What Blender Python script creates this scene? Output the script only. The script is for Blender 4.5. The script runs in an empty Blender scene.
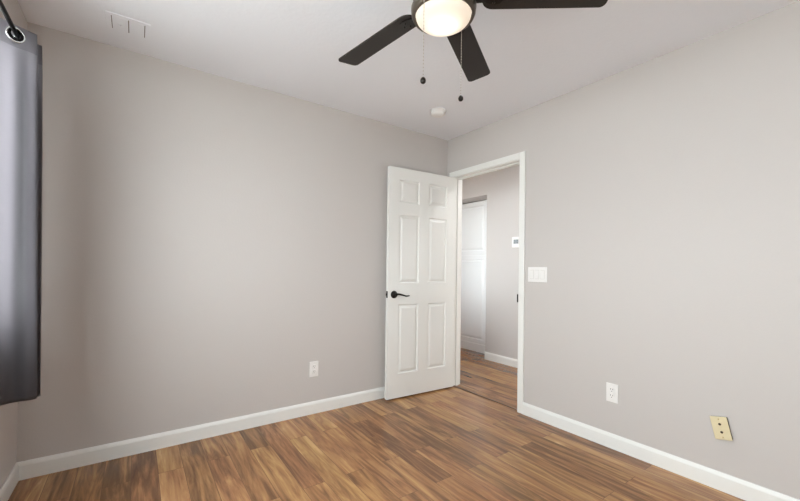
import bpy, bmesh, math, random
from mathutils import Vector, Matrix
random.seed(7)
S = bpy.context.scene
COL = S.collection

# ------------------------------------------------------------------ camera
cam_data = bpy.data.cameras.new('camera')
cam = bpy.data.objects.new('camera', cam_data)
COL.objects.link(cam)
RT = Vector((0.8153917389424328, -0.5787520878981761, 0.013503066982633033))
UP = Vector((-0.017538412881483403, -0.0013817657132790193, 0.9998452354225188))
FW = Vector((0.5786438595008455, 0.8155023675483815, 0.011277073421340397))
M4 = Matrix((RT, UP, -FW)).transposed().to_4x4()
M4.translation = Vector((-2.5394656, -2.7773093, 1.1472136))
cam.matrix_world = M4
cam_data.sensor_width = 36.0
cam_data.lens = 371.9156 / 800 * 36.0
cam_data.shift_y = 13.61 / 800
cam_data.clip_start = 0.02
S.camera = cam

# ------------------------------------------------------------------ colour management
S.view_settings.view_transform = 'Standard'
S.view_settings.look = 'None'
S.view_settings.gamma = 1.0
S.view_settings.use_curve_mapping = False
S.view_settings.exposure = 0.0
S.cycles.max_bounces = 14
S.cycles.diffuse_bounces = 10
S.cycles.transmission_bounces = 8
S.cycles.transparent_max_bounces = 12
S.cycles.sample_clamp_indirect = 6.0

# ------------------------------------------------------------------ world: bright hazy daylight
world = bpy.data.worlds.new('daylight')
S.world = world
world.use_nodes = True
wn = world.node_tree
bg = wn.nodes['Background']
bg.inputs['Color'].default_value = (0.90, 0.95, 1.0, 1)
bg.inputs['Strength'].default_value = 13.5

W, D, H = 3.0375, 3.45, 2.44          # room width (x), depth (y), height
WT = 0.105                            # wall thickness
HX = 1.13                             # face of the hall wall across the doorway
OY0, OY1 = -0.102, -0.870             # door opening in the right wall
OZ = 2.045


def portal(name, loc, rot, sx, sy):
    l = bpy.data.lights.new(name, 'AREA')
    l.shape = 'RECTANGLE'
    l.size, l.size_y = sx, sy
    l.cycles.is_portal = True
    o = bpy.data.objects.new(name, l)
    o.location, o.rotation_euler = loc, rot
    COL.objects.link(o)
    return o


WL = 0.05                             # left wall thickness
WY0, WY1, WZ0, WZ1 = -3.35, -0.56, 0.90, 2.10      # left window opening
KX0, KX1, KZ0, KZ1 = 0.22, 1.03, 0.30, 2.06        # unseen glazing added at the hall's end for light
portal('left_window_portal', (-W - WL - 0.045, (WY0 + WY1) / 2, (WZ0 + WZ1) / 2), (0, -math.pi / 2, 0), WZ1 - WZ0, WY1 - WY0)
hl = portal('hall_end_fill_light', ((KX0 + KX1) / 2, -2.73, (KZ0 + KZ1) / 2), (math.pi / 2, 0, 0), KX1 - KX0, KZ1 - KZ0)  # area lamp added outside the hall glazing in place of sky light
hl.data.cycles.is_portal = False
hl.data.energy = 19
hl.data.color = (1.0, 0.99, 0.97)
dl = bpy.data.lights.new('hall_fill_lamp', 'AREA')     # unseen lamp added under the hall ceiling to brighten the hall
dl.shape = 'DISK'
dl.size = 0.16
dl.energy = 11
dl.color = (0.97, 0.98, 1.0)
dlo = bpy.data.objects.new('hall_fill_lamp', dl)
dlo.location = (0.55, -0.95, H - 0.008)
COL.objects.link(dlo)
JY0, JY1, JZ0, JZ1 = 0.50, 1.28, 0.80, 2.08        # unseen window facing the cupboard, added to light it
portal('hall_side_portal', (-0.02, (JY0 + JY1) / 2, (JZ0 + JZ1) / 2), (0, -math.pi / 2, 0), JZ1 - JZ0, JY1 - JY0)

# ------------------------------------------------------------------ materials


def srgb(r, g, b):
    f = lambda c: (c / 255 / 12.92) if c / 255 <= 0.04045 else ((c / 255 + 0.055) / 1.055) ** 2.4
    return (f(r), f(g), f(b), 1)


def mat(name, col, rough=0.5, metal=0.0, spec=0.5, bump=None, var=0.0):
    m = bpy.data.materials.new(name)
    m.use_nodes = True
    n, l = m.node_tree.nodes, m.node_tree.links
    b = n['Principled BSDF']
    b.inputs['Base Color'].default_value = col
    b.inputs['Roughness'].default_value = rough
    b.inputs['Metallic'].default_value = metal
    b.inputs['Specular IOR Level'].default_value = spec
    if bump or var:
        g = n.new('ShaderNodeNewGeometry')
        t = n.new('ShaderNodeTexNoise')
        t.inputs['Scale'].default_value = bump[0] if bump else 40
        t.inputs['Detail'].default_value = 3
        l.new(g.outputs['Position'], t.inputs['Vector'])
        if bump:
            bp = n.new('ShaderNodeBump')
            bp.inputs['Strength'].default_value = bump[1]
            bp.inputs['Distance'].default_value = bump[2]
            l.new(t.outputs['Fac'], bp.inputs['Height'])
            l.new(bp.outputs['Normal'], b.inputs['Normal'])
        if var:
            hs = n.new('ShaderNodeHueSaturation')
            hs.inputs['Color'].default_value = col
            mr = n.new('ShaderNodeMapRange')
            mr.inputs['To Min'].default_value = 1 - var
            mr.inputs['To Max'].default_value = 1 + var
            l.new(t.outputs['Fac'], mr.inputs['Value'])
            l.new(mr.outputs['Result'], hs.inputs['Value'])
            l.new(hs.outputs['Color'], b.inputs['Base Color'])
    return m


M = {}
M['wall'] = mat('greige_wall_paint', srgb(195, 189, 185), 0.75, 0, 0.3, (90, 0.12, 0.004))
M['hallwall'] = mat('hall_wall_paint', srgb(199, 194, 191), 0.75, 0, 0.3, (90, 0.12, 0.004))
M['ceil'] = mat('ceiling_paint', srgb(234, 235, 240), 0.9, 0, 0.2, (45, 0.18, 0.006))
M['trim'] = mat('white_trim_paint', srgb(230, 229, 225), 0.38, 0, 0.45)
M['door'] = mat('white_door_paint', srgb(226, 225, 221), 0.36, 0, 0.45)
M['cabinet'] = mat('white_cabinet_paint', srgb(240, 240, 240), 0.4, 0, 0.45)
M['plastic'] = mat('white_plastic', srgb(232, 229, 226), 0.35)
M['slot'] = mat('dark_slot', srgb(96, 90, 84), 0.6)
M['vent_shade'] = mat('vent_gap_shade_grey', srgb(120, 115, 110), 0.7)
M['rocker_gap'] = mat('switch_gap_shade', srgb(206, 202, 197), 0.4)  # darker tone paints the shaded gaps round the rockers
M['hole'] = mat('dark_jack', srgb(60, 42, 26), 0.6)
M['ivory'] = mat('ivory_plastic', srgb(216, 202, 166), 0.4, 0, 0.5, None, 0.06)
M['screw'] = mat('ivory_screw', srgb(190, 168, 122), 0.4)
M['bronze'] = mat('oil_rubbed_bronze', srgb(38, 33, 30), 0.35, 0.7)
M['steel'] = mat('hinge_steel', srgb(150, 145, 138), 0.35, 0.9)
M['chrome'] = mat('grommet_silver', srgb(205, 205, 205), 0.25, 0.85)
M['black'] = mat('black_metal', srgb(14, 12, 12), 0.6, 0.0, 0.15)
M['blade'] = mat('fan_blade_espresso', srgb(40, 34, 31), 0.5, 0, 0.3, None, 0.08)
M['housing'] = mat('fan_housing_bronze', srgb(88, 79, 70), 0.35, 0.6)
M['screen'] = mat('thermostat_screen', srgb(70, 72, 74), 0.2)
M['seam'] = mat('dark_transition_strip', srgb(92, 68, 50), 0.4)
M['chain'] = mat('chain_metal', srgb(190, 182, 172), 0.35, 0.7)
M['shade'] = mat('shadow_gap_brown', srgb(60, 54, 48), 0.7)
M['ground'] = mat('pale_outside_ground', srgb(212, 210, 206), 0.9)


def floor_mat():
    m = bpy.data.materials.new('laminate_floor')
    m.use_nodes = True
    n, l = m.node_tree.nodes, m.node_tree.links
    b = n['Principled BSDF']
    g = n.new('ShaderNodeNewGeometry')
    sep = n.new('ShaderNodeSeparateXYZ')
    l.new(g.outputs['Position'], sep.inputs[0])
    cmb = n.new('ShaderNodeCombineXYZ')           # planks run along y
    l.new(sep.outputs['Y'], cmb.inputs['X'])
    l.new(sep.outputs['X'], cmb.inputs['Y'])

    def brick(w, h, off, mortar):
        br = n.new('ShaderNodeTexBrick')
        br.offset = off
        br.offset_frequency = 2
        br.inputs['Scale'].default_value = 1
        br.inputs['Brick Width'].default_value = w
        br.inputs['Row Height'].default_value = h
        br.inputs['Mortar Size'].default_value = mortar
        br.inputs['Mortar Smooth'].default_value = 0.1
        br.inputs['Bias'].default_value = 0
        br.inputs['Color1'].default_value = (0, 0, 0, 1)
        br.inputs['Color2'].default_value = (1, 1, 1, 1)
        br.inputs['Mortar'].default_value = (0.5, 0.5, 0.5, 1)
        l.new(cmb.outputs[0], br.inputs['Vector'])
        return br

    br = brick(0.92, 0.121, 0.37, 0.0011)
    # noise stretched along the grain, shifted plank by plank
    sh = n.new('ShaderNodeVectorMath')
    sh.operation = 'MULTIPLY_ADD'
    sh.inputs[1].default_value = (7.3, 5.1, 9.7)
    l.new(br.outputs['Color'], sh.inputs[0])
    l.new(g.outputs['Position'], sh.inputs[2])

    def noise(sx, sy, detail, dist):
        mp = n.new('ShaderNodeMapping')
        mp.inputs['Scale'].default_value = (sx, sy, 1)
        l.new(sh.outputs[0], mp.inputs['Vector'])
        t = n.new('ShaderNodeTexNoise')
        t.inputs['Scale'].default_value = 1
        t.inputs['Detail'].default_value = detail
        t.inputs['Roughness'].default_value = 0.6
        t.inputs['Distortion'].default_value = dist
        l.new(mp.outputs[0], t.inputs['Vector'])
        return t
    big = noise(17, 1.7, 5, 1.1)
    fine = noise(70, 3.5, 5, 0.4)
    a1 = n.new('ShaderNodeMath'); a1.operation = 'MULTIPLY_ADD'
    a1.inputs[1].default_value = 1.35
    l.new(big.outputs['Fac'], a1.inputs[0])
    a2 = n.new('ShaderNodeMath'); a2.operation = 'MULTIPLY_ADD'
    a2.inputs[1].default_value = 0.30
    l.new(br.outputs['Color'], a2.inputs[0])
    a3 = n.new('ShaderNodeMath'); a3.operation = 'MULTIPLY_ADD'
    a3.inputs[1].default_value = 0.50
    a3.inputs[2].default_value = -0.585
    l.new(fine.outputs['Fac'], a3.inputs[0])
    l.new(a3.outputs[0], a2.inputs[2])
    l.new(a2.outputs[0], a1.inputs[2])
    cr = n.new('ShaderNodeValToRGB')
    e = cr.color_ramp.elements
    e[0].position, e[0].color = 0.06, srgb(94, 65, 44)
    e[1].position, e[1].color = 0.95, srgb(206, 165, 112)
    for pos, c in ((0.32, (116, 82, 54)), (0.48, (146, 104, 69)), (0.62, (166, 122, 80)), (0.78, (184, 140, 91))):
        k = e.new(pos)
        k.color = srgb(*c)
    l.new(a1.outputs[0], cr.inputs['Fac'])
    hu = n.new('ShaderNodeHueSaturation')      # boards differ a little in hue
    hm = n.new('ShaderNodeMapRange')
    hm.inputs['To Min'].default_value = 0.4955
    hm.inputs['To Max'].default_value = 0.5045
    fr = n.new('ShaderNodeMath')
    fr.operation = 'MULTIPLY'
    fr.inputs[1].default_value = 7.3
    fr2 = n.new('ShaderNodeMath')
    fr2.operation = 'FRACT'
    l.new(br.outputs['Color'], fr.inputs[0])
    l.new(fr.outputs[0], fr2.inputs[0])
    l.new(fr2.outputs[0], hm.inputs['Value'])
    l.new(hm.outputs['Result'], hu.inputs['Hue'])
    l.new(cr.outputs['Color'], hu.inputs['Color'])
    mx = n.new('ShaderNodeMix')
    mx.data_type = 'RGBA'
    mx.inputs['B'].default_value = srgb(98, 70, 52)
    l.new(br.outputs['Fac'], mx.inputs['Factor'])
    l.new(hu.outputs['Color'], mx.inputs['A'])
    l.new(mx.outputs['Result'], b.inputs['Base Color'])
    b.inputs['Roughness'].default_value = 0.20
    b.inputs['Specular IOR Level'].default_value = 0.36
    bp = n.new('ShaderNodeBump')
    bp.inputs['Strength'].default_value = 0.08
    bp.inputs['Distance'].default_value = 0.002
    l.new(fine.outputs['Fac'], bp.inputs['Height'])
    l.new(bp.outputs['Normal'], b.inputs['Normal'])
    return m


def fabric_mat(name, through):
    m = bpy.data.materials.new(name)
    m.use_nodes = True
    n, l = m.node_tree.nodes, m.node_tree.links
    b = n['Principled BSDF']
    out = n['Material Output']
    c = srgb(66, 63, 65)
    b.inputs['Base Color'].default_value = c
    b.inputs['Roughness'].default_value = 0.42
    b.inputs['Sheen Weight'].default_value = 0.25
    g = n.new('ShaderNodeNewGeometry')
    wv = n.new('ShaderNodeTexWave')
    wv.bands_direction = 'Z'
    wv.inputs['Scale'].default_value = 22
    wv.inputs['Distortion'].default_value = 1.2
    wv.inputs['Detail'].default_value = 2
    l.new(g.outputs['Position'], wv.inputs['Vector'])
    bp = n.new('ShaderNodeBump')
    bp.inputs['Strength'].default_value = 0.12
    bp.inputs['Distance'].default_value = 0.002
    l.new(wv.outputs['Fac'], bp.inputs['Height'])
    l.new(bp.outputs['Normal'], b.inputs['Normal'])
    tr = n.new('ShaderNodeBsdfTranslucent')
    tr.inputs['Color'].default_value = srgb(194, 190, 194)
    mx = n.new('ShaderNodeMixShader')
    mx.inputs['Fac'].default_value = through
    l.new(b.outputs[0], mx.inputs[1])
    l.new(tr.outputs[0], mx.inputs[2])
    l.new(mx.outputs[0], out.inputs['Surface'])
    return m


def glass_mat(name, tint):
    m = bpy.data.materials.new(name)
    m.use_nodes = True
    n, l = m.node_tree.nodes, m.node_tree.links
    out = n['Material Output']
    n.remove(n['Principled BSDF'])
    t = n.new('ShaderNodeBsdfTransparent')
    t.inputs['Color'].default_value = tint
    gl = n.new('ShaderNodeBsdfGlossy')
    gl.inputs['Roughness'].default_value = 0.02
    mx = n.new('ShaderNodeMixShader')
    mx.inputs['Fac'].default_value = 0.05
    l.new(t.outputs[0], mx.inputs[1])
    l.new(gl.outputs[0], mx.inputs[2])
    l.new(mx.outputs[0], out.inputs['Surface'])
    return m


def bowl_mat():
    m = bpy.data.materials.new('frosted_lamp_glass')
    m.use_nodes = True
    n, l = m.node_tree.nodes, m.node_tree.links
    out = n['Material Output']
    b = n['Principled BSDF']
    b.inputs['Base Color'].default_value = (0.9, 0.88, 0.84, 1)
    b.inputs['Roughness'].default_value = 0.3
    tr = n.new('ShaderNodeBsdfTranslucent')
    tr.inputs['Color'].default_value = (0.95, 0.90, 0.82, 1)
    mx = n.new('ShaderNodeMixShader')
    mx.inputs['Fac'].default_value = 0.7
    l.new(b.outputs[0], mx.inputs[1])
    l.new(tr.outputs[0], mx.inputs[2])
    l.new(mx.outputs[0], out.inputs['Surface'])
    return m


M['floor'] = floor_mat()
M['fabric'] = fabric_mat('grey_satin_curtain_fabric', 0.64)
M['heading'] = fabric_mat('double_layer_curtain_heading', 0.46)
M['glass'] = glass_mat('window_glass', (0.96, 0.98, 0.97, 1))
M['bowl'] = bowl_mat()

# ------------------------------------------------------------------ helpers


def box(bm, x0, x1, y0, y1, z0, z1, bevel=0.0, seg=2):
    r = bmesh.ops.create_cube(bm, size=1.0)
    vs = r['verts']
    for v in vs:
        v.co = Vector(((x0 + x1) / 2 + v.co.x * abs(x1 - x0), (y0 + y1) / 2 + v.co.y * abs(y1 - y0), (z0 + z1) / 2 + v.co.z * abs(z1 - z0)))
    if bevel:
        es = list({e for v in vs for e in v.link_edges})
        bmesh.ops.bevel(bm, geom=es, offset=bevel, segments=seg, affect='EDGES', profile=0.5)
    return vs


def lathe(bm, prof, n=40, centre=(0, 0, 0), axis=None, cap=True):
    """profile of (radius, height) spun about axis (default +z)"""
    q = Vector((0, 0, 1)).rotation_difference(Vector(axis)) if axis else None
    c = Vector(centre)
    rings = []
    for r, h in prof:
        ring = []
        for k in range(n):
            a = 2 * math.pi * k / n
            v = Vector((r * math.cos(a), r * math.sin(a), h))
            if q:
                v = q @ v
            ring.append(bm.verts.new(c + v))
        rings.append(ring)
    for a, b_ in zip(rings, rings[1:]):
        for k in range(n):
            f = bm.faces.new((a[k], a[(k + 1) % n], b_[(k + 1) % n], b_[k]))
            f.smooth = True
    if cap:
        for ring, rev in ((rings[0], True), (rings[-1], False)):
            try:
                bm.faces.new(ring[::-1] if rev else ring)
            except ValueError:
                pass
    return rings


def tube(bm, pts, rad, n=10):
    """round tube along pts; rad a number or a list"""
    pts = [Vector(p) for p in pts]
    rads = rad if isinstance(rad, (list, tuple)) else [rad] * len(pts)
    up = None
    rings = []
    for i, p in enumerate(pts):
        t = (pts[min(i + 1, len(pts) - 1)] - pts[max(i - 1, 0)]).normalized()
        if up is None:
            up = Vector((0, 0, 1)) if abs(t.z) < 0.9 else Vector((1, 0, 0))
        s = t.cross(up).normalized()
        u = s.cross(t).normalized()
        rings.append([bm.verts.new(p + rads[i] * (math.cos(2 * math.pi * k / n) * s + math.sin(2 * math.pi * k / n) * u)) for k in range(n)])
    for a, b_ in zip(rings, rings[1:]):
        for k in range(n):
            f = bm.faces.new((a[k], b_[k], b_[(k + 1) % n], a[(k + 1) % n]))
            f.smooth = True
    bm.faces.new(rings[0])
    bm.faces.new(rings[-1][::-1])


def torus(bm, c, axis, R, r, n=36, k=12):
    q = Vector((0, 0, 1)).rotation_difference(Vector(axis))
    c = Vector(c)
    g = []
    for i in range(n):
        a = 2 * math.pi * i / n
        g.append([bm.verts.new(c + q @ Vector(((R + r * math.cos(2 * math.pi * j / k)) * math.cos(a), (R + r * math.cos(2 * math.pi * j / k)) * math.sin(a), r * math.sin(2 * math.pi * j / k)))) for j in range(k)])
    for i in range(n):
        for j in range(k):
            f = bm.faces.new((g[i][j], g[(i + 1) % n][j], g[(i + 1) % n][(j + 1) % k], g[i][(j + 1) % k]))
            f.smooth = True


def obj(name, bm, material, parent=None, kind=None, loc=None):
    bmesh.ops.recalc_face_normals(bm, faces=bm.faces[:])
    me = bpy.data.meshes.new(name)
    bm.to_mesh(me)
    bm.free()
    for m in (material if isinstance(material, (list, tuple)) else [material]):
        me.materials.append(m)
    o = bpy.data.objects.new(name, me)
    COL.objects.link(o)
    if parent:
        o.parent = parent
    if loc:
        o.location = loc
    if kind:
        o['kind'] = kind
    return o


def thing(name, label, cat, loc=(0, 0, 0), rot=(0, 0, 0), group=None):
    o = bpy.data.objects.new(name, None)
    o.empty_display_size = 0.1
    COL.objects.link(o)
    o.location, o.rotation_euler = loc, rot
    o['label'], o['category'] = label, cat
    if group:
        o['group'] = group
    return o


def B(*boxes, bevel=0.0):
    bm = bmesh.new()
    for b in boxes:
        box(bm, *b, bevel=bevel)
    return bm


def struct(name, bm, m, parent=None):
    return obj(name, bm, m, parent, kind='structure')


# ------------------------------------------------------------------ shell of room and hall
HY0, HY1 = -2.60, 2.60               # hall ends
struct('floor', B((-W - WT, 1.62, -D - WT, HY1 + WT, -0.10, 0.0)), M['floor'])
struct('ceiling', B((-W - WT, 1.62, -D - WT, HY1 + WT, H, H + 0.10)), M['ceil'])
struct('wall_back', B((-W, 0, 0, WT, 0, H)), M['wall'])
struct('wall_right', B((0, WT, OY0 + 0.02, JY0, 0, H), (0, WT, JY1, HY1, 0, H), (0, WT, JY0, JY1, 0, JZ0), (0, WT, JY0, JY1, JZ1, H), (0, WT, -D, OY1 - 0.02, 0, H), (0, WT, OY1 - 0.02, OY0 + 0.02, OZ + 0.02, H)), M['wall'])
struct('wall_left', B((-W - WL, -W, -D - WT, WY0, 0, H), (-W - WL, -W, WY1, WT, 0, H),
                      (-W - WL, -W, WY0, WY1, 0, WZ0), (-W - WL, -W, WY0, WY1, WZ1, H)), M['wall'])
struct('wall_front', B((-W, 1.62, -D - WT, -D, 0, H)), M['wall'])
# hall: wall across the doorway with a recess for the linen cupboard, two end walls
RY0, RY1, RX = 0.480, 1.50, 1.34
struct('wall_hall_right', B((HX, 1.62, HY0 - WT, RY0, 0, H), (HX, 1.62, RY1, HY1 + WT, 0, H),
                            (HX, 1.62, RY0, RY1, 2.112, H), (1.56, 1.62, RY0, RY1, 0, 2.112)), M['hallwall'])
struct('wall_hall_back', B((WT, HX, HY1, HY1 + WT, 0, H)), M['hallwall'])
struct('wall_hall_front', B((WT, KX0, HY0 - WT, HY0, 0, H), (KX1, HX, HY0 - WT, HY0, 0, H),
                            (KX0, KX1, HY0 - WT, HY0, 0, KZ0), (KX0, KX1, HY0 - WT, HY0, KZ1, H)), M['hallwall'])


def window(name, axis, a0, a1, z0, z1, p0, p1):
    """sliding window filling an opening; axis 'y' runs along y at x in [p0,p1], 'x' along x at y in [p0,p1]"""
    def bx(u0, u1, v0, v1, d0, d1):
        return (d0, d1, u0, u1, v0, v1) if axis == 'y' else (u0, u1, d0, d1, v0, v1)
    w = 0.030
    mid = (a0 + a1) / 2
    fr = struct(name, B(bx(a0, a1, z0, z0 + w, p0, p1), bx(a0, a1, z1 - w, z1, p0, p1), bx(a0, a0 + w, z0 + w, z1 - w, p0, p1),
                        bx(a1 - w, a1, z0 + w, z1 - w, p0, p1), bx(mid - 0.02, mid + 0.02, z0 + w, z1 - w, p0, p1)), M['trim'])
    c = (p0 + p1) / 2
    for u0, u1 in ((a0 + w, mid - 0.02), (mid + 0.02, a1 - w)):
        struct('pane', B(bx(u0, u1, z0 + w, z1 - w, c - 0.003, c + 0.003)), M['glass'], fr)
    return fr


window('window_1', 'y', WY0, WY1, WZ0, WZ1, -W - WL - 0.035, -W - WL)
window('fill_window_3', 'y', JY0, JY1, JZ0, JZ1, 0.01, 0.05)  # put in only to throw light on the cupboard
window('fill_window_2', 'x', KX0, KX1, KZ0, KZ1, HY0 - 0.10, HY0 - 0.055)  # made-up glazing that lets the fill light into the hall

bm = bmesh.new()
for dy in (-0.95,):
    lathe(bm, [(0.082, 0), (0.100, 0), (0.100, -0.004), (0.084, -0.010), (0.082, -0.010)], 40, (0.55, dy, H), cap=False)
struct('fill_lamp_trim', bm, M['trim'])  # ring made up to go with the added hall lamp
struct('ground', B((-14, -W - WT - 0.02, -12, 9, -0.30, -0.15)), M['ground'])

# baseboards with an eased top edge
BH, BT = 0.094, 0.013


def board(bm, x0, x1, y0, y1, side):
    prof = [(0, 0), (BT, 0), (BT, BH - 0.020), (BT - 0.003, BH - 0.010), (BT - 0.008, BH), (0, BH)]
    ends = []
    for t in (0, 1):
        ring = []
        for d, z in prof:
            if side == '-y':
                co = (x0 + (x1 - x0) * t, y0 - d, z)
            elif side == '-x':
                co = (x0 - d, y0 + (y1 - y0) * t, z)
            elif side == '+x':
                co = (x0 + d, y0 + (y1 - y0) * t, z)
            else:
                co = (x0 + (x1 - x0) * t, y0 + d, z)
            ring.append(bm.verts.new(co))
        ends.append(ring)
    n = len(prof)
    for k in range(n):
        bm.faces.new((ends[0][k], ends[0][(k + 1) % n], ends[1][(k + 1) % n], ends[1][k]))
    bm.faces.new(ends[0])
    bm.faces.new(ends[1][::-1])


def baseboard(name, *args):
    bm = bmesh.new()
    board(bm, *args)
    return struct(name, bm, M['trim'])


CW = 0.053                                     # casing width
CY0, CY1 = OY0 + 0.005 + CW, OY1 - 0.005 - CW  # outer edges of the casing
baseboard('baseboard_back', -W, 0, 0, 0, '-y')
baseboard('baseboard_right', 0, 0, CY1, -D, '-x')
baseboard('baseboard_left', -W, -W, -BT, -D, '+x')
baseboard('baseboard_front', -W + BT, -BT, -D, -D, '+y')
baseboard('baseboard_hall', HX, HX, RY0, HY0, '-x')

# door casing and jamb with its stop
bm = bmesh.new()
CT = 0.013
for x0, x1 in ((-CT, 0.0), (WT, WT + CT)):
    box(bm, x0, x1, OY0 + 0.005, CY0, 0, OZ + 0.005 + CW, 0.003)
    box(bm, x0, x1, CY1, OY1 - 0.005, 0, OZ + 0.005 + CW, 0.003)
    box(bm, x0, x1, OY1 - 0.005, OY0 + 0.005, OZ + 0.005, OZ + 0.005 + CW, 0.003)
struct('trim_1', bm, M['trim'])
bm = bmesh.new()
box(bm, 0, WT, OY0, OY0 + 0.02, 0, OZ + 0.02, 0.001)
box(bm, 0, WT, OY1 - 0.02, OY1, 0, OZ + 0.02, 0.001)
box(bm, 0, WT, OY1, OY0, OZ, OZ + 0.02, 0.001)
box(bm, 0.042, 0.080, OY0 - 0.011, OY0, 0, OZ, 0.002)
box(bm, 0.042, 0.080, OY1, OY1 + 0.011, 0, OZ, 0.002)
box(bm, 0.042, 0.080, OY1 + 0.011, OY0 - 0.011, OZ - 0.011, OZ, 0.002)
jamb = struct('trim_2', bm, M['trim'])
sp = obj('strike_plate', B((-0.017, 0.034, OY1 - 0.0005, OY1 + 0.0030, 0.885, 0.950), bevel=0.0006), M['bronze'], jamb)
# transition strip at the doorway
bm = bmesh.new()
box(bm, 0.020, 0.040, OY1, OY0, 0.0, 0.004, 0.0015)
struct('trim_3', bm, M['seam'])

# ------------------------------------------------------------------ the open six-panel door
DW, DT, DZ0, DZ1 = 0.748, 0.035, 0.014, 2.034
PIN = (-0.015, OY0 + 0.001)
OPEN = math.radians(93.0)
door = bpy.data.objects.new('door_1', None)
COL.objects.link(door)
door.location = (PIN[0], PIN[1], 0)
# local frame: u runs from hinge to free edge, v from the room-side face to the hall-side face
door.rotation_euler = (0, 0, math.pi + (math.pi / 2 - OPEN) * 1)
door['kind'] = 'structure'
door['label'] = 'white six-panel interior door standing open against the grey back wall'
door['category'] = 'door'
# with this rotation local +x points away from the hinge along the open leaf and local +y towards the camera
V0, V1 = 0.006, 0.006 + DT
ST = 0.107
PW = (DW - 3 * ST) / 2
cols = [(ST, ST + PW), (2 * ST + PW, 2 * ST + 2 * PW)]
rows = [(0.222, 0.828), (1.016, 1.618), (1.730, 1.930)]


def door_leaf():
    bm = bmesh.new()
    us = sorted({0, DW} | {u for c in cols for u in c})
    zs = sorted({DZ0, DZ1} | {z for r in rows for z in r})
    def is_panel(u0, z0):
        return any(abs(u0 - c[0]) < 1e-6 for c in cols) and any(abs(z0 - r[0]) < 1e-6 for r in rows)
    for v, s in ((V0, -1), (V1, 1)):
        for i in range(len(us) - 1):
            for j in range(len(zs) - 1):
                u0, u1, z0, z1 = us[i], us[i + 1], zs[j], zs[j + 1]
                if not is_panel(u0, z0):
                    bm.faces.new([bm.verts.new(c) for c in ((u0, v, z0), (u1, v, z0), (u1, v, z1), (u0, v, z1))])
                    continue
                # moulded recess: slope in, flat groove, raised field
                lv = [(0, 0), (0.006, -0.0105), (0.013, -0.0105), (0.034, -0.0015)]
                rings = []
                for ins, dep in lv:
                    rings.append([bm.verts.new(c) for c in ((u0 + ins, v + s * dep, z0 + ins), (u1 - ins, v + s * dep, z0 + ins),
                                                            (u1 - ins, v + s * dep, z1 - ins), (u0 + ins, v + s * dep, z1 - ins))])
                for a, b_ in zip(rings, rings[1:]):
                    for k in range(4):
                        bm.faces.new((a[k], a[(k + 1) % 4], b_[(k + 1) % 4], b_[k]))
                bm.faces.new(rings[-1])
    # edges
    for q in (((0, V0, DZ0), (0, V1, DZ0), (0, V1, DZ1), (0, V0, DZ1)), ((DW, V0, DZ0), (DW, V0, DZ1), (DW, V1, DZ1), (DW, V1, DZ0)),
              ((0, V0, DZ0), (DW, V0, DZ0), (DW, V1, DZ0), (0, V1, DZ0)), ((0, V0, DZ1), (0, V1, DZ1), (DW, V1, DZ1), (DW, V0, DZ1))):
        bm.faces.new([bm.verts.new(c) for c in q])
    bmesh.ops.remove_doubles(bm, verts=bm.verts[:], dist=1e-5)
    return bm


leaf = obj('door_leaf', door_leaf(), M['door'], door)
leaf['kind'] = 'structure'


def lever(side):
    """rose, neck and wave lever on one face (side +1: face towards camera)"""
    v = V1 if side > 0 else V0
    cu, cz = DW - 0.060, 0.918
    bm = bmesh.new()
    lathe(bm, [(0.033, 0.0), (0.033, 0.004), (0.030, 0.009), (0.020, 0.012), (0.012, 0.014), (0.0105, 0.040), (0.010, 0.046)], 32, (cu, v, cz), (0, side, 0))
    d = v + side * 0.040
    pts, rads = [], []
    for i in range(17):
        t = i / 16
        u = cu + 0.008 - t * 0.143
        z = cz + 0.002 + 0.010 * math.sin(t * math.pi * 1.05) * (1 - t) - 0.020 * (3 * t ** 2 - 2 * t ** 3) + 0.008 * max(0, t - 0.75) / 0.25
        pts.append((u, d + side * 0.004 * math.sin(t * math.pi), z))
        rads.append(0.0095 - 0.0045 * t)
    tube(bm, pts, rads, 12)
    return bm


for s in (1, -1):
    h = obj('door_handle', lever(s), M['bronze'], door)
    h['label'] = 'dark bronze wave lever handle'
lp = obj('latch_plate', B((DW - 0.0003, DW + 0.0012, (V0 + V1) / 2 - 0.0125, (V0 + V1) / 2 + 0.0125, 0.890, 0.948), bevel=0.0004), M['bronze'], door)
bm = bmesh.new()
box(bm, DW, DW + 0.009, (V0 + V1) / 2 - 0.007, (V0 + V1) / 2 + 0.007, 0.908, 0.930, 0.002)
obj('latch_bolt', bm, M['bronze'], door)
for hz in (0.25, 1.085, 1.80):
    bm = bmesh.new()
    lathe(bm, [(0.0055, -0.045), (0.0055, 0.045), (0.0065, 0.046), (0.004, 0.050)], 14, (0.0, 0.0, hz))
    box(bm, -0.0012, 0.0008, 0.0, V1 - 0.004, hz - 0.045, hz + 0.045)
    obj('hinge', bm, M['steel'], door)

# ------------------------------------------------------------------ linen cupboard in the hall recess
lc = thing('linen_cupboard', 'white built-in cupboard with two stacked panelled doors, in hall beyond the doorway', 'cupboard', (RX, (RY0 + RY1) / 2, 0))
hw = (RY1 - RY0) / 2 - 0.004
obj('cupboard_frame', B((0.020, 0.21, -hw, hw, 0, 2.100), bevel=0.002), M['cabinet'], lc)
obj('base_board', B((0.004, 0.020, -hw, hw, 0.0, 0.112), bevel=0.002), M['cabinet'], lc)


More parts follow.
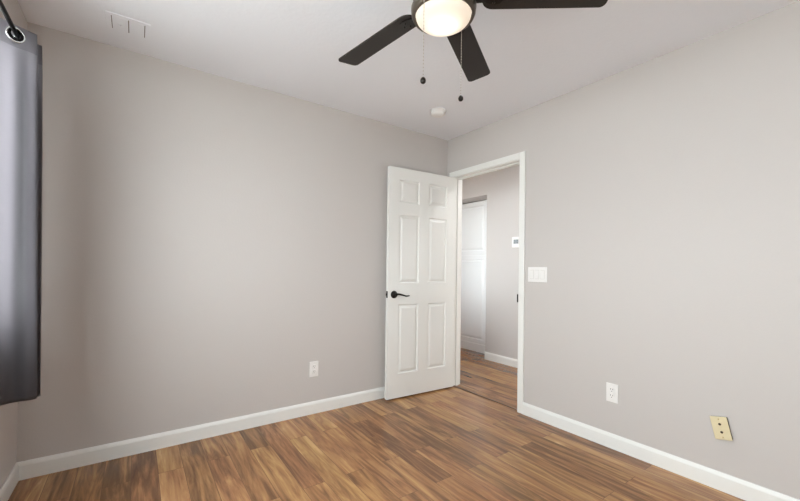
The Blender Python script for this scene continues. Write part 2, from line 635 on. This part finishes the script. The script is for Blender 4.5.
def cup_door(name, y0, y1, z0, z1):
    bm = bmesh.new()
    lv = [(0.0, 0.020), (0.0, 0.002), (0.002, 0.0), (0.058, 0.0), (0.062, 0.013), (0.069, 0.013), (0.094, 0.002)]
    rings = []
    for ins, d in lv:
        rings.append([bm.verts.new(c) for c in ((d, y0 + ins, z0 + ins), (d, y1 - ins, z0 + ins), (d, y1 - ins, z1 - ins), (d, y0 + ins, z1 - ins))])
    for a, b_ in zip(rings, rings[1:]):
        for k in range(4):
            bm.faces.new((a[k], a[(k + 1) % 4], b_[(k + 1) % 4], b_[k]))
    bm.faces.new(rings[-1])
    bm.faces.new(rings[0][::-1])
    return obj(name, bm, M['cabinet'], lc)


for ys in ((-hw + 0.02, -0.002), (0.002, hw - 0.02))[:0] or ((-hw + 0.17, hw - 0.10),):
    cup_door('upper_door', ys[0], ys[1], 1.3505, 2.092)
    cup_door('lower_door', ys[0], ys[1], 0.118, 1.3445)

# ------------------------------------------------------------------ curtain and rod
RODX, RODZ = -2.930, 2.026
rod = thing('curtain_rod', 'thin black curtain rod above the window on the left wall', 'curtain rod', (RODX, -1.30, RODZ))
bm = bmesh.new()
tube(bm, [(0, -2.06, 0), (0, 0.87, 0)], 0.0075, 16)
obj('rod', bm, M['black'], rod)
for yy in (-2.06, 0.87):
    bm = bmesh.new()
    s = 1 if yy > 0 else -1
    lathe(bm, [(0.0075, 0), (0.013, 0.002), (0.016, 0.010), (0.016, 0.016), (0.010, 0.024), (0.002, 0.028)], 20, (0, yy, 0), (0, s, 0))
    obj('finial', bm, M['black'], rod)
for yy in (-1.90, 0.860):
    bm = bmesh.new()
    box(bm, RODX * 0 - (W + RODX), -(W + RODX) + 0.006, yy - 0.012, yy + 0.012, -0.035, 0.035, 0.002)
    tube(bm, [(-(W + RODX) + 0.004, yy, -0.012), (-0.02, yy, -0.012), (0.0, yy, -0.010)], 0.005, 10)
    obj('bracket', bm, M['black'], rod)

curtain = thing('curtain', 'dark grey satin grommet curtain gathered beside the left window', 'curtain', (0, 0, 0))
ZT, ZB = 2.056, 0.598
PL = [(-3.006, -0.823), (-2.877, -0.738), (-2.990, -0.690), (-2.876, -0.646), (-2.990, -0.600), (-2.896, -0.560), (-2.990, -0.520), (-2.910, -0.485), (-2.985, -0.450)]
PB = [(-3.010, -0.742), (-2.857, -0.708), (-2.985, -0.650), (-2.853, -0.660), (-2.985, -0.580), (-2.890, -0.550), (-2.985, -0.505), (-2.905, -0.470), (-2.980, -0.430)]


def pleat(P, t, k):
    """rounded zig-zag through the points, t in [0, len-1]"""
    i = min(int(t), len(P) - 2)
    f = t - i
    sm = f * f * (3 - 2 * f)
    f = f * (1 - k) + sm * k
    a, b_ = Vector((*P[i], 0)), Vector((*P[i + 1], 0))
    return a.lerp(b_, f)


NU, NV = 30 * (len(PL) - 1), 110
grom = []
for i in range(len(PL) - 1):
    a, b_ = Vector(PL[i]), Vector(PL[i + 1])
    f = (RODX - a.x) / (b_.x - a.x)
    c = a.lerp(b_, f)
    d = (b_ - a).normalized()
    grom.append((Vector((c.x, c.y, RODZ - 0.008)), Vector((-d.y, d.x, 0))))
bm = bmesh.new()
grid = []
for j in range(NV + 1):
    tz = j / NV
    tz = tz ** 1.15
    z = ZT + (ZB - ZT) * tz
    row = []
    for i in range(NU + 1):
        t = i / NU * (len(PL) - 1)
        p = pleat(PL, t, 0.85).lerp(pleat(PB, t, 0.95), tz ** 0.8)
        # soft secondary folds that open below the heading
        amp = 0.016 * min(1, tz * 6) * (0.5 + 0.5 * min(1, 2 * (1 - tz)))
        seg = t - int(min(t, len(PL) - 2))
        w = math.sin(seg * math.pi) ** 2
        off = amp * math.sin(seg * 2 * math.pi * 2.1 + 0.6) * w
        crinkle = 0.0016 * math.sin(z * 61 + t * 9) * math.sin(z * 23 + t * 5) * max(0, (tz - 0.78) / 0.22)
        p.y += off + crinkle
        row.append(bm.verts.new((p.x, p.y, z + 0.004 * math.sin(t * 2.1) * tz)))
    grid.append(row)
for j in range(NV):
    for i in range(NU):
        q = (grid[j][i], grid[j][i + 1], grid[j + 1][i + 1], grid[j + 1][i])
        c = sum((v.co for v in q), Vector()) / 4
        if any((c - g).length < 0.0225 for g, _ in grom):
            continue
        f = bm.faces.new(q)
        f.smooth = True
        f.material_index = 1 if c.z > ZT - 0.085 else 0
bmesh.ops.delete(bm, geom=[v for v in bm.verts if not v.link_faces], context='VERTS')
panel = obj('curtain_panel', bm, [M['fabric'], M['heading']], curtain)
sol = panel.modifiers.new('thickness', 'SOLIDIFY')
sol.thickness = 0.0016
sol.offset = 0
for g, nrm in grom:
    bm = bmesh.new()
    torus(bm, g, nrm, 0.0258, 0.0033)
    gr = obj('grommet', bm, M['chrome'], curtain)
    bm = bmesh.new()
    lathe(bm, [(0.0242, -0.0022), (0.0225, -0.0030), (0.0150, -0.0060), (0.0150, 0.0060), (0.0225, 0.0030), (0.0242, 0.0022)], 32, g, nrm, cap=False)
    sl_ = obj('hole_shade', bm, M['black'], gr)  # black ring paints in the darkness of the grommet hole
    sl_['label'] = 'black ring painting the shade inside the hole'

# ------------------------------------------------------------------ ceiling fan with a lit bowl
FX, FY = -1.583, -1.698
fan = thing('ceiling_fan', 'dark-bladed ceiling fan with a lit frosted bowl and two pull chains', 'ceiling fan', (FX, FY, H))
bm = bmesh.new()
lathe(bm, [(0.075, 0.0), (0.078, -0.012), (0.070, -0.045), (0.045, -0.058), (0.045, -0.075), (0.100, -0.085), (0.128, -0.105), (0.132, -0.150), (0.132, -0.205), (0.118, -0.235), (0.070, -0.242)], 56)
obj('motor_housing', bm, M['housing'], fan)
bm = bmesh.new()
lathe(bm, [(0.060, -0.242), (0.085, -0.246), (0.118, -0.262), (0.126, -0.285), (0.124, -0.304), (0.118, -0.316), (0.1095, -0.316), (0.1080, -0.300), (0.060, -0.262)], 56, cap=False)
ring = obj('light_fitter', bm, M['housing'], fan)
bm = bmesh.new()
prof = [(0.1092, -0.3005), (0.1085, -0.305)]
for i in range(13):
    a = i / 12 * math.pi / 2
    prof.append((max(0.107 * math.cos(a), 0.0006), -0.310 - 0.048 * math.sin(a)))
lathe(bm, prof, 56, cap=False)
bowl = obj('lamp_bowl', bm, M['bowl'], fan)
bowl['label'] = 'glowing frosted white glass bowl'
sl = bpy.data.lights.new('fan_bulb', 'POINT')
sl.energy = 0.42
sl.color = (1.0, 0.90, 0.78)
sl.shadow_soft_size = 0.025
slo = bpy.data.objects.new('fan_bulb', sl)
COL.objects.link(slo)
slo.parent = fan
slo.location = (0, 0, -0.318)


TILT = Matrix.Rotation(-0.018, 3, 'X') @ Matrix.Rotation(0.013, 3, 'Y')      # the rotor hangs very slightly out of level


def blade_bm(yaw):
    bm = bmesh.new()
    # outline in local (along, across), rounded tip and rounded root
    r0, r1, w0, w1 = 0.150, 0.632, 0.054, 0.061
    out = []
    def corner(cx, cy, r, a0, a1):
        for i in range(7):
            a = math.radians(a0 + (a1 - a0) * i / 6)
            out.append((cx + r * math.cos(a), cy + r * math.sin(a)))
    rt = 0.022
    corner(r1 - rt, w1 - rt, rt, 90, 0)
    corner(r1 - rt, -w1 + rt, rt, 0, -90)
    corner(r0 + 0.045, -w0 + 0.045, 0.045, -90, -180)
    corner(r0 + 0.045, w0 - 0.045, 0.045, 180, 90)
    t = 0.006
    R = TILT @ Matrix.Rotation(yaw, 3, 'Z') @ Matrix.Rotation(math.radians(BLADE_PITCH), 3, 'X')
    top = [bm.verts.new(R @ Vector((x, y, t / 2)) + Vector((0, 0, BLADE_Z))) for x, y in out]
    bot = [bm.verts.new(R @ Vector((x, y, -t / 2)) + Vector((0, 0, BLADE_Z))) for x, y in out]
    bm.faces.new(top)
    bm.faces.new(bot[::-1])
    n = len(out)
    for k in range(n):
        bm.faces.new((top[k], bot[k], bot[(k + 1) % n], top[(k + 1) % n]))
    return bm


def iron_bm(yaw):
    bm = bmesh.new()
    R = TILT @ Matrix.Rotation(yaw, 3, 'Z')
    Rp = R @ Matrix.Rotation(math.radians(BLADE_PITCH), 3, 'X')
    prof = [(0.085, 0.020), (0.130, 0.016), (0.165, 0.018), (0.180, 0.024), (0.200, 0.030), (0.218, 0.026), (0.230, 0.012)]
    rings = []
    for x, w in prof:
        zz = -0.008 - 0.012 * max(0, (0.17 - x) / 0.085)
        m_ = Rp if x > 0.16 else R
        rings.append([bm.verts.new(m_ @ Vector(c) + Vector((0, 0, BLADE_Z))) for c in ((x, -w, zz), (x, w, zz), (x, w, zz + 0.005), (x, -w, zz + 0.005))])
    for a, b_ in zip(rings, rings[1:]):
        for k in range(4):
            bm.faces.new((a[k], a[(k + 1) % 4], b_[(k + 1) % 4], b_[k]))
    bm.faces.new(rings[0][::-1])
    bm.faces.new(rings[-1])
    for x, y in ((0.195, 0.016), (0.195, -0.016), (0.215, 0.0)):
        c = Rp @ Vector((x, y, -0.012)) + Vector((0, 0, BLADE_Z))
        lathe(bm, [(0.005, 0), (0.005, 0.002), (0.003, 0.004)], 10, c, (0, 0, -1))
    return bm


BLADE_Z, BLADE_PITCH = -0.240, -11.0
for k in range(5):
    yaw = math.radians((30.0, 99.0, 173.0, 247.0, 321.0)[k])
    b_ = obj('blade', blade_bm(yaw), M['blade'], fan)
    obj('blade_iron', iron_bm(yaw), M['bronze'], b_)

for (ang, r, z1) in ((195, 0.1245, 1.826), (12, 0.1245, 1.851)):
    x, y = r * math.cos(math.radians(ang)), r * math.sin(math.radians(ang))
    zt, zb = -0.296, z1 - H
    bm = bmesh.new()
    tube(bm, [(x * 0.93, y * 0.93, zt), (x * 1.01, y * 1.01, zt - 0.003), (x * 1.02, y * 1.02, zt - 0.012), (x * 1.02, y * 1.02, zb)], 0.0014, 6)
    n = 24
    for i in range(n):                      # ball chain
        z = zt - 0.014 - (zt - 0.014 - zb - 0.01) * i / (n - 1)
        bmesh.ops.create_uvsphere(bm, u_segments=8, v_segments=6, radius=0.0018, matrix=Matrix.Translation((x * 1.02, y * 1.02, z)))
    ch = obj('pull_chain', bm, M['chain'], fan)
    bm = bmesh.new()
    lathe(bm, [(0.002, 0.013), (0.005, 0.011), (0.0095, 0.005), (0.0105, 0.0), (0.0095, -0.006), (0.006, -0.010), (0.002, -0.011)], 18, (x * 1.02, y * 1.02, zb))
    kb = obj('pull_knob', bm, M['bronze'], ch)
    kb['label'] = 'small dark round pull knob'

# ------------------------------------------------------------------ smoke detector and ceiling vent
sd = thing('smoke_detector', 'small round white smoke detector on the ceiling beyond the fan', 'smoke detector', (-0.545, -0.475, H))
bm = bmesh.new()
lathe(bm, [(0.066, 0.0), (0.066, -0.008), (0.064, -0.010), (0.060, -0.011)], 40)
obj('mounting_base', bm, M['plastic'], sd)
bm = bmesh.new()
lathe(bm, [(0.060, -0.011), (0.061, -0.018), (0.058, -0.030), (0.046, -0.037), (0.020, -0.039), (0.001, -0.039)], 40)
cover = obj('cover', bm, M['plastic'], sd)
bm = bmesh.new()
lathe(bm, [(0.006, -0.038), (0.006, -0.041), (0.004, -0.042)], 16, (0.024, 0, 0))
obj('test_button', bm, M['plastic'], sd)

vent = thing('ceiling_vent', 'white rectangular ceiling vent above the left end of the back wall', 'vent', (-2.595, -0.280, H))
bm = bmesh.new()
fx, fy, fw = 0.098, 0.090, 0.024
for b_ in ((-fx, fx, -fy, -fy + fw, -0.004, 0), (-fx, fx, fy - fw, fy, -0.004, 0), (-fx, -fx + fw, -fy + fw, fy - fw, -0.004, 0), (fx - fw, fx, -fy + fw, fy - fw, -0.004, 0)):
    box(bm, *b_, bevel=0.001)
obj('vent_frame', bm, M['ceil'], vent)
obj('gap_shade_plate', B((-fx + fw, fx - fw, -fy + fw, fy - fw, -0.0012, 0)), M['vent_shade'], vent)  # grey plate stands in for the shadow in the slat gaps
for xa, xb in ((-0.0700, -0.0018), (0.0027, 0.0700)):
    bm = bmesh.new()
    box(bm, xa, xb, -fy + fw, fy - fw, -0.0040, -0.0026)
    bmesh.ops.rotate(bm, verts=bm.verts[:], cent=((xa + xb) / 2, 0, -0.0033), matrix=Matrix.Rotation(math.radians(1.5), 3, 'Y'))
    obj('slat', bm, M['ceil'], vent)
obj('damper_lever', B((-0.048, -0.030, 0.004, 0.009, -0.0090, -0.0040), bevel=0.001), M['ceil'], vent)

# ------------------------------------------------------------------ wall plates
def duplex(name, label, loc, rotz):
    """duplex outlet; local +x across the plate, local -y out of the wall"""
    o = thing(name, label, 'outlet', loc, (0, 0, rotz), 'duplex outlets low on the walls')
    obj('cover_plate', B((-0.037, 0.037, -0.007, 0, -0.060, 0.060), bevel=0.003), M['plastic'], o)
    for z in (0.0195, -0.0195):
        bm = bmesh.new()
        lathe(bm, [(0.0172, 0), (0.0172, 0.0025), (0.016, 0.0035)], 28, (0, -0.007, z), (0, -1, 0))
        rc = obj('receptacle', bm, M['plastic'], o)
        bm = bmesh.new()
        for x in (-0.0065, 0.0065):
            box(bm, x - 0.0014, x + 0.0014, -0.0112, -0.0100, z + 0.001, z + 0.010)
        lathe(bm, [(0.0026, 0), (0.0026, 0.0012)], 12, (0, -0.0100, z - 0.0075), (0, -1, 0))
        obj('slots', bm, M['slot'], rc)
    bm = bmesh.new()
    lathe(bm, [(0.0032, 0), (0.0030, 0.001), (0.001, 0.0016)], 12, (0, -0.0068, 0), (0, -1, 0))
    obj('screw', bm, M['plastic'], o)
    return o


duplex('wall_outlet', 'white duplex outlet on the back wall, left of the open door', (-1.387, 0, 0.347), 0)
duplex('wall_outlet', 'white duplex outlet on the right wall, between light switch and ivory plate', (0, -1.604, 0.357), -math.pi / 2)

sw = thing('light_switch', 'white three-gang rocker light switch right of the door casing', 'light switch', (0, -1.043, 1.113), (0, 0, -math.pi / 2))
obj('cover_plate', B((-0.083, 0.083, -0.006, 0, -0.058, 0.058), bevel=0.0025), M['plastic'], sw)
for k in (-1, 0, 1):
    obj('switch_frame', B((k * 0.046 - 0.0175, k * 0.046 + 0.0175, -0.0072, -0.006, -0.0345, 0.0345), bevel=0.0005), M['rocker_gap'], sw)
    bm = bmesh.new()
    x0, x1 = k * 0.046 - 0.0150, k * 0.046 + 0.0150
    t = 1 if k != 0 else -1
    pts = [(-0.0072, -0.032), (-0.0095 - 0.002 * (t < 0), -0.032), (-0.0085, 0), (-0.0095 - 0.002 * (t > 0), 0.032), (-0.0072, 0.032)]
    ra = [bm.verts.new((x0, y, z)) for y, z in pts]
    rb = [bm.verts.new((x1, y, z)) for y, z in pts]
    for i in range(5):
        bm.faces.new((ra[i], ra[(i + 1) % 5], rb[(i + 1) % 5], rb[i]))
    bm.faces.new(ra)
    bm.faces.new(rb[::-1])
    obj('rocker', bm, M['plastic'], sw)

cp = thing('cable_plate', 'tilted ivory wall plate with two dark holes, low on the right wall', 'wall plate', (0, -2.158, 0.330), (0, 0, -math.pi / 2))
bm = bmesh.new()
tilt = Matrix.Rotation(math.radians(-12.5), 4, 'Y')      # twisted anticlockwise as seen from the room
def tl(bm):
    bmesh.ops.transform(bm, matrix=tilt, verts=bm.verts[:])
    return bm
obj('cover_plate', tl(B((-0.036, 0.036, -0.0205, -0.0145, -0.058, 0.058), bevel=0.002)), M['ivory'], cp)
obj('plate_gap_shade', tl(B((-0.034, 0.034, -0.0148, 0, -0.055, 0.055))), M['shade'], cp)  # brown block colours in the shade behind the loose plate
for z in (0.020, -0.020):
    bm = bmesh.new()
    lathe(bm, [(0.0062, 0), (0.0062, 0.0012), (0.0050, 0.0016), (0.0040, 0.0006)], 20, (0, -0.0203, z), (0, -1, 0))
    obj('jack', tl(bm), M['hole'], cp)
for z in (0.045, -0.045):
    bm = bmesh.new()
    lathe(bm, [(0.0036, 0), (0.0034, 0.0012), (0.001, 0.0018)], 12, (0, -0.0203, z), (0, -1, 0))
    obj('screw', tl(bm), M['screw'], cp)

th = thing('thermostat', 'white thermostat with dark screen on the hall wall', 'thermostat', (HX, 0.006, 1.475), (0, 0, -math.pi / 2))
obj('body', B((-0.058, 0.058, -0.024, 0, -0.062, 0.062), bevel=0.004), M['plastic'], th)
obj('screen', B((-0.034, 0.034, -0.0252, -0.023, -0.020, 0.030), bevel=0.0006), M['screen'], th)
obj('button_bar', B((-0.030, 0.030, -0.0262, -0.023, -0.044, -0.034), bevel=0.001), M['plastic'], th)
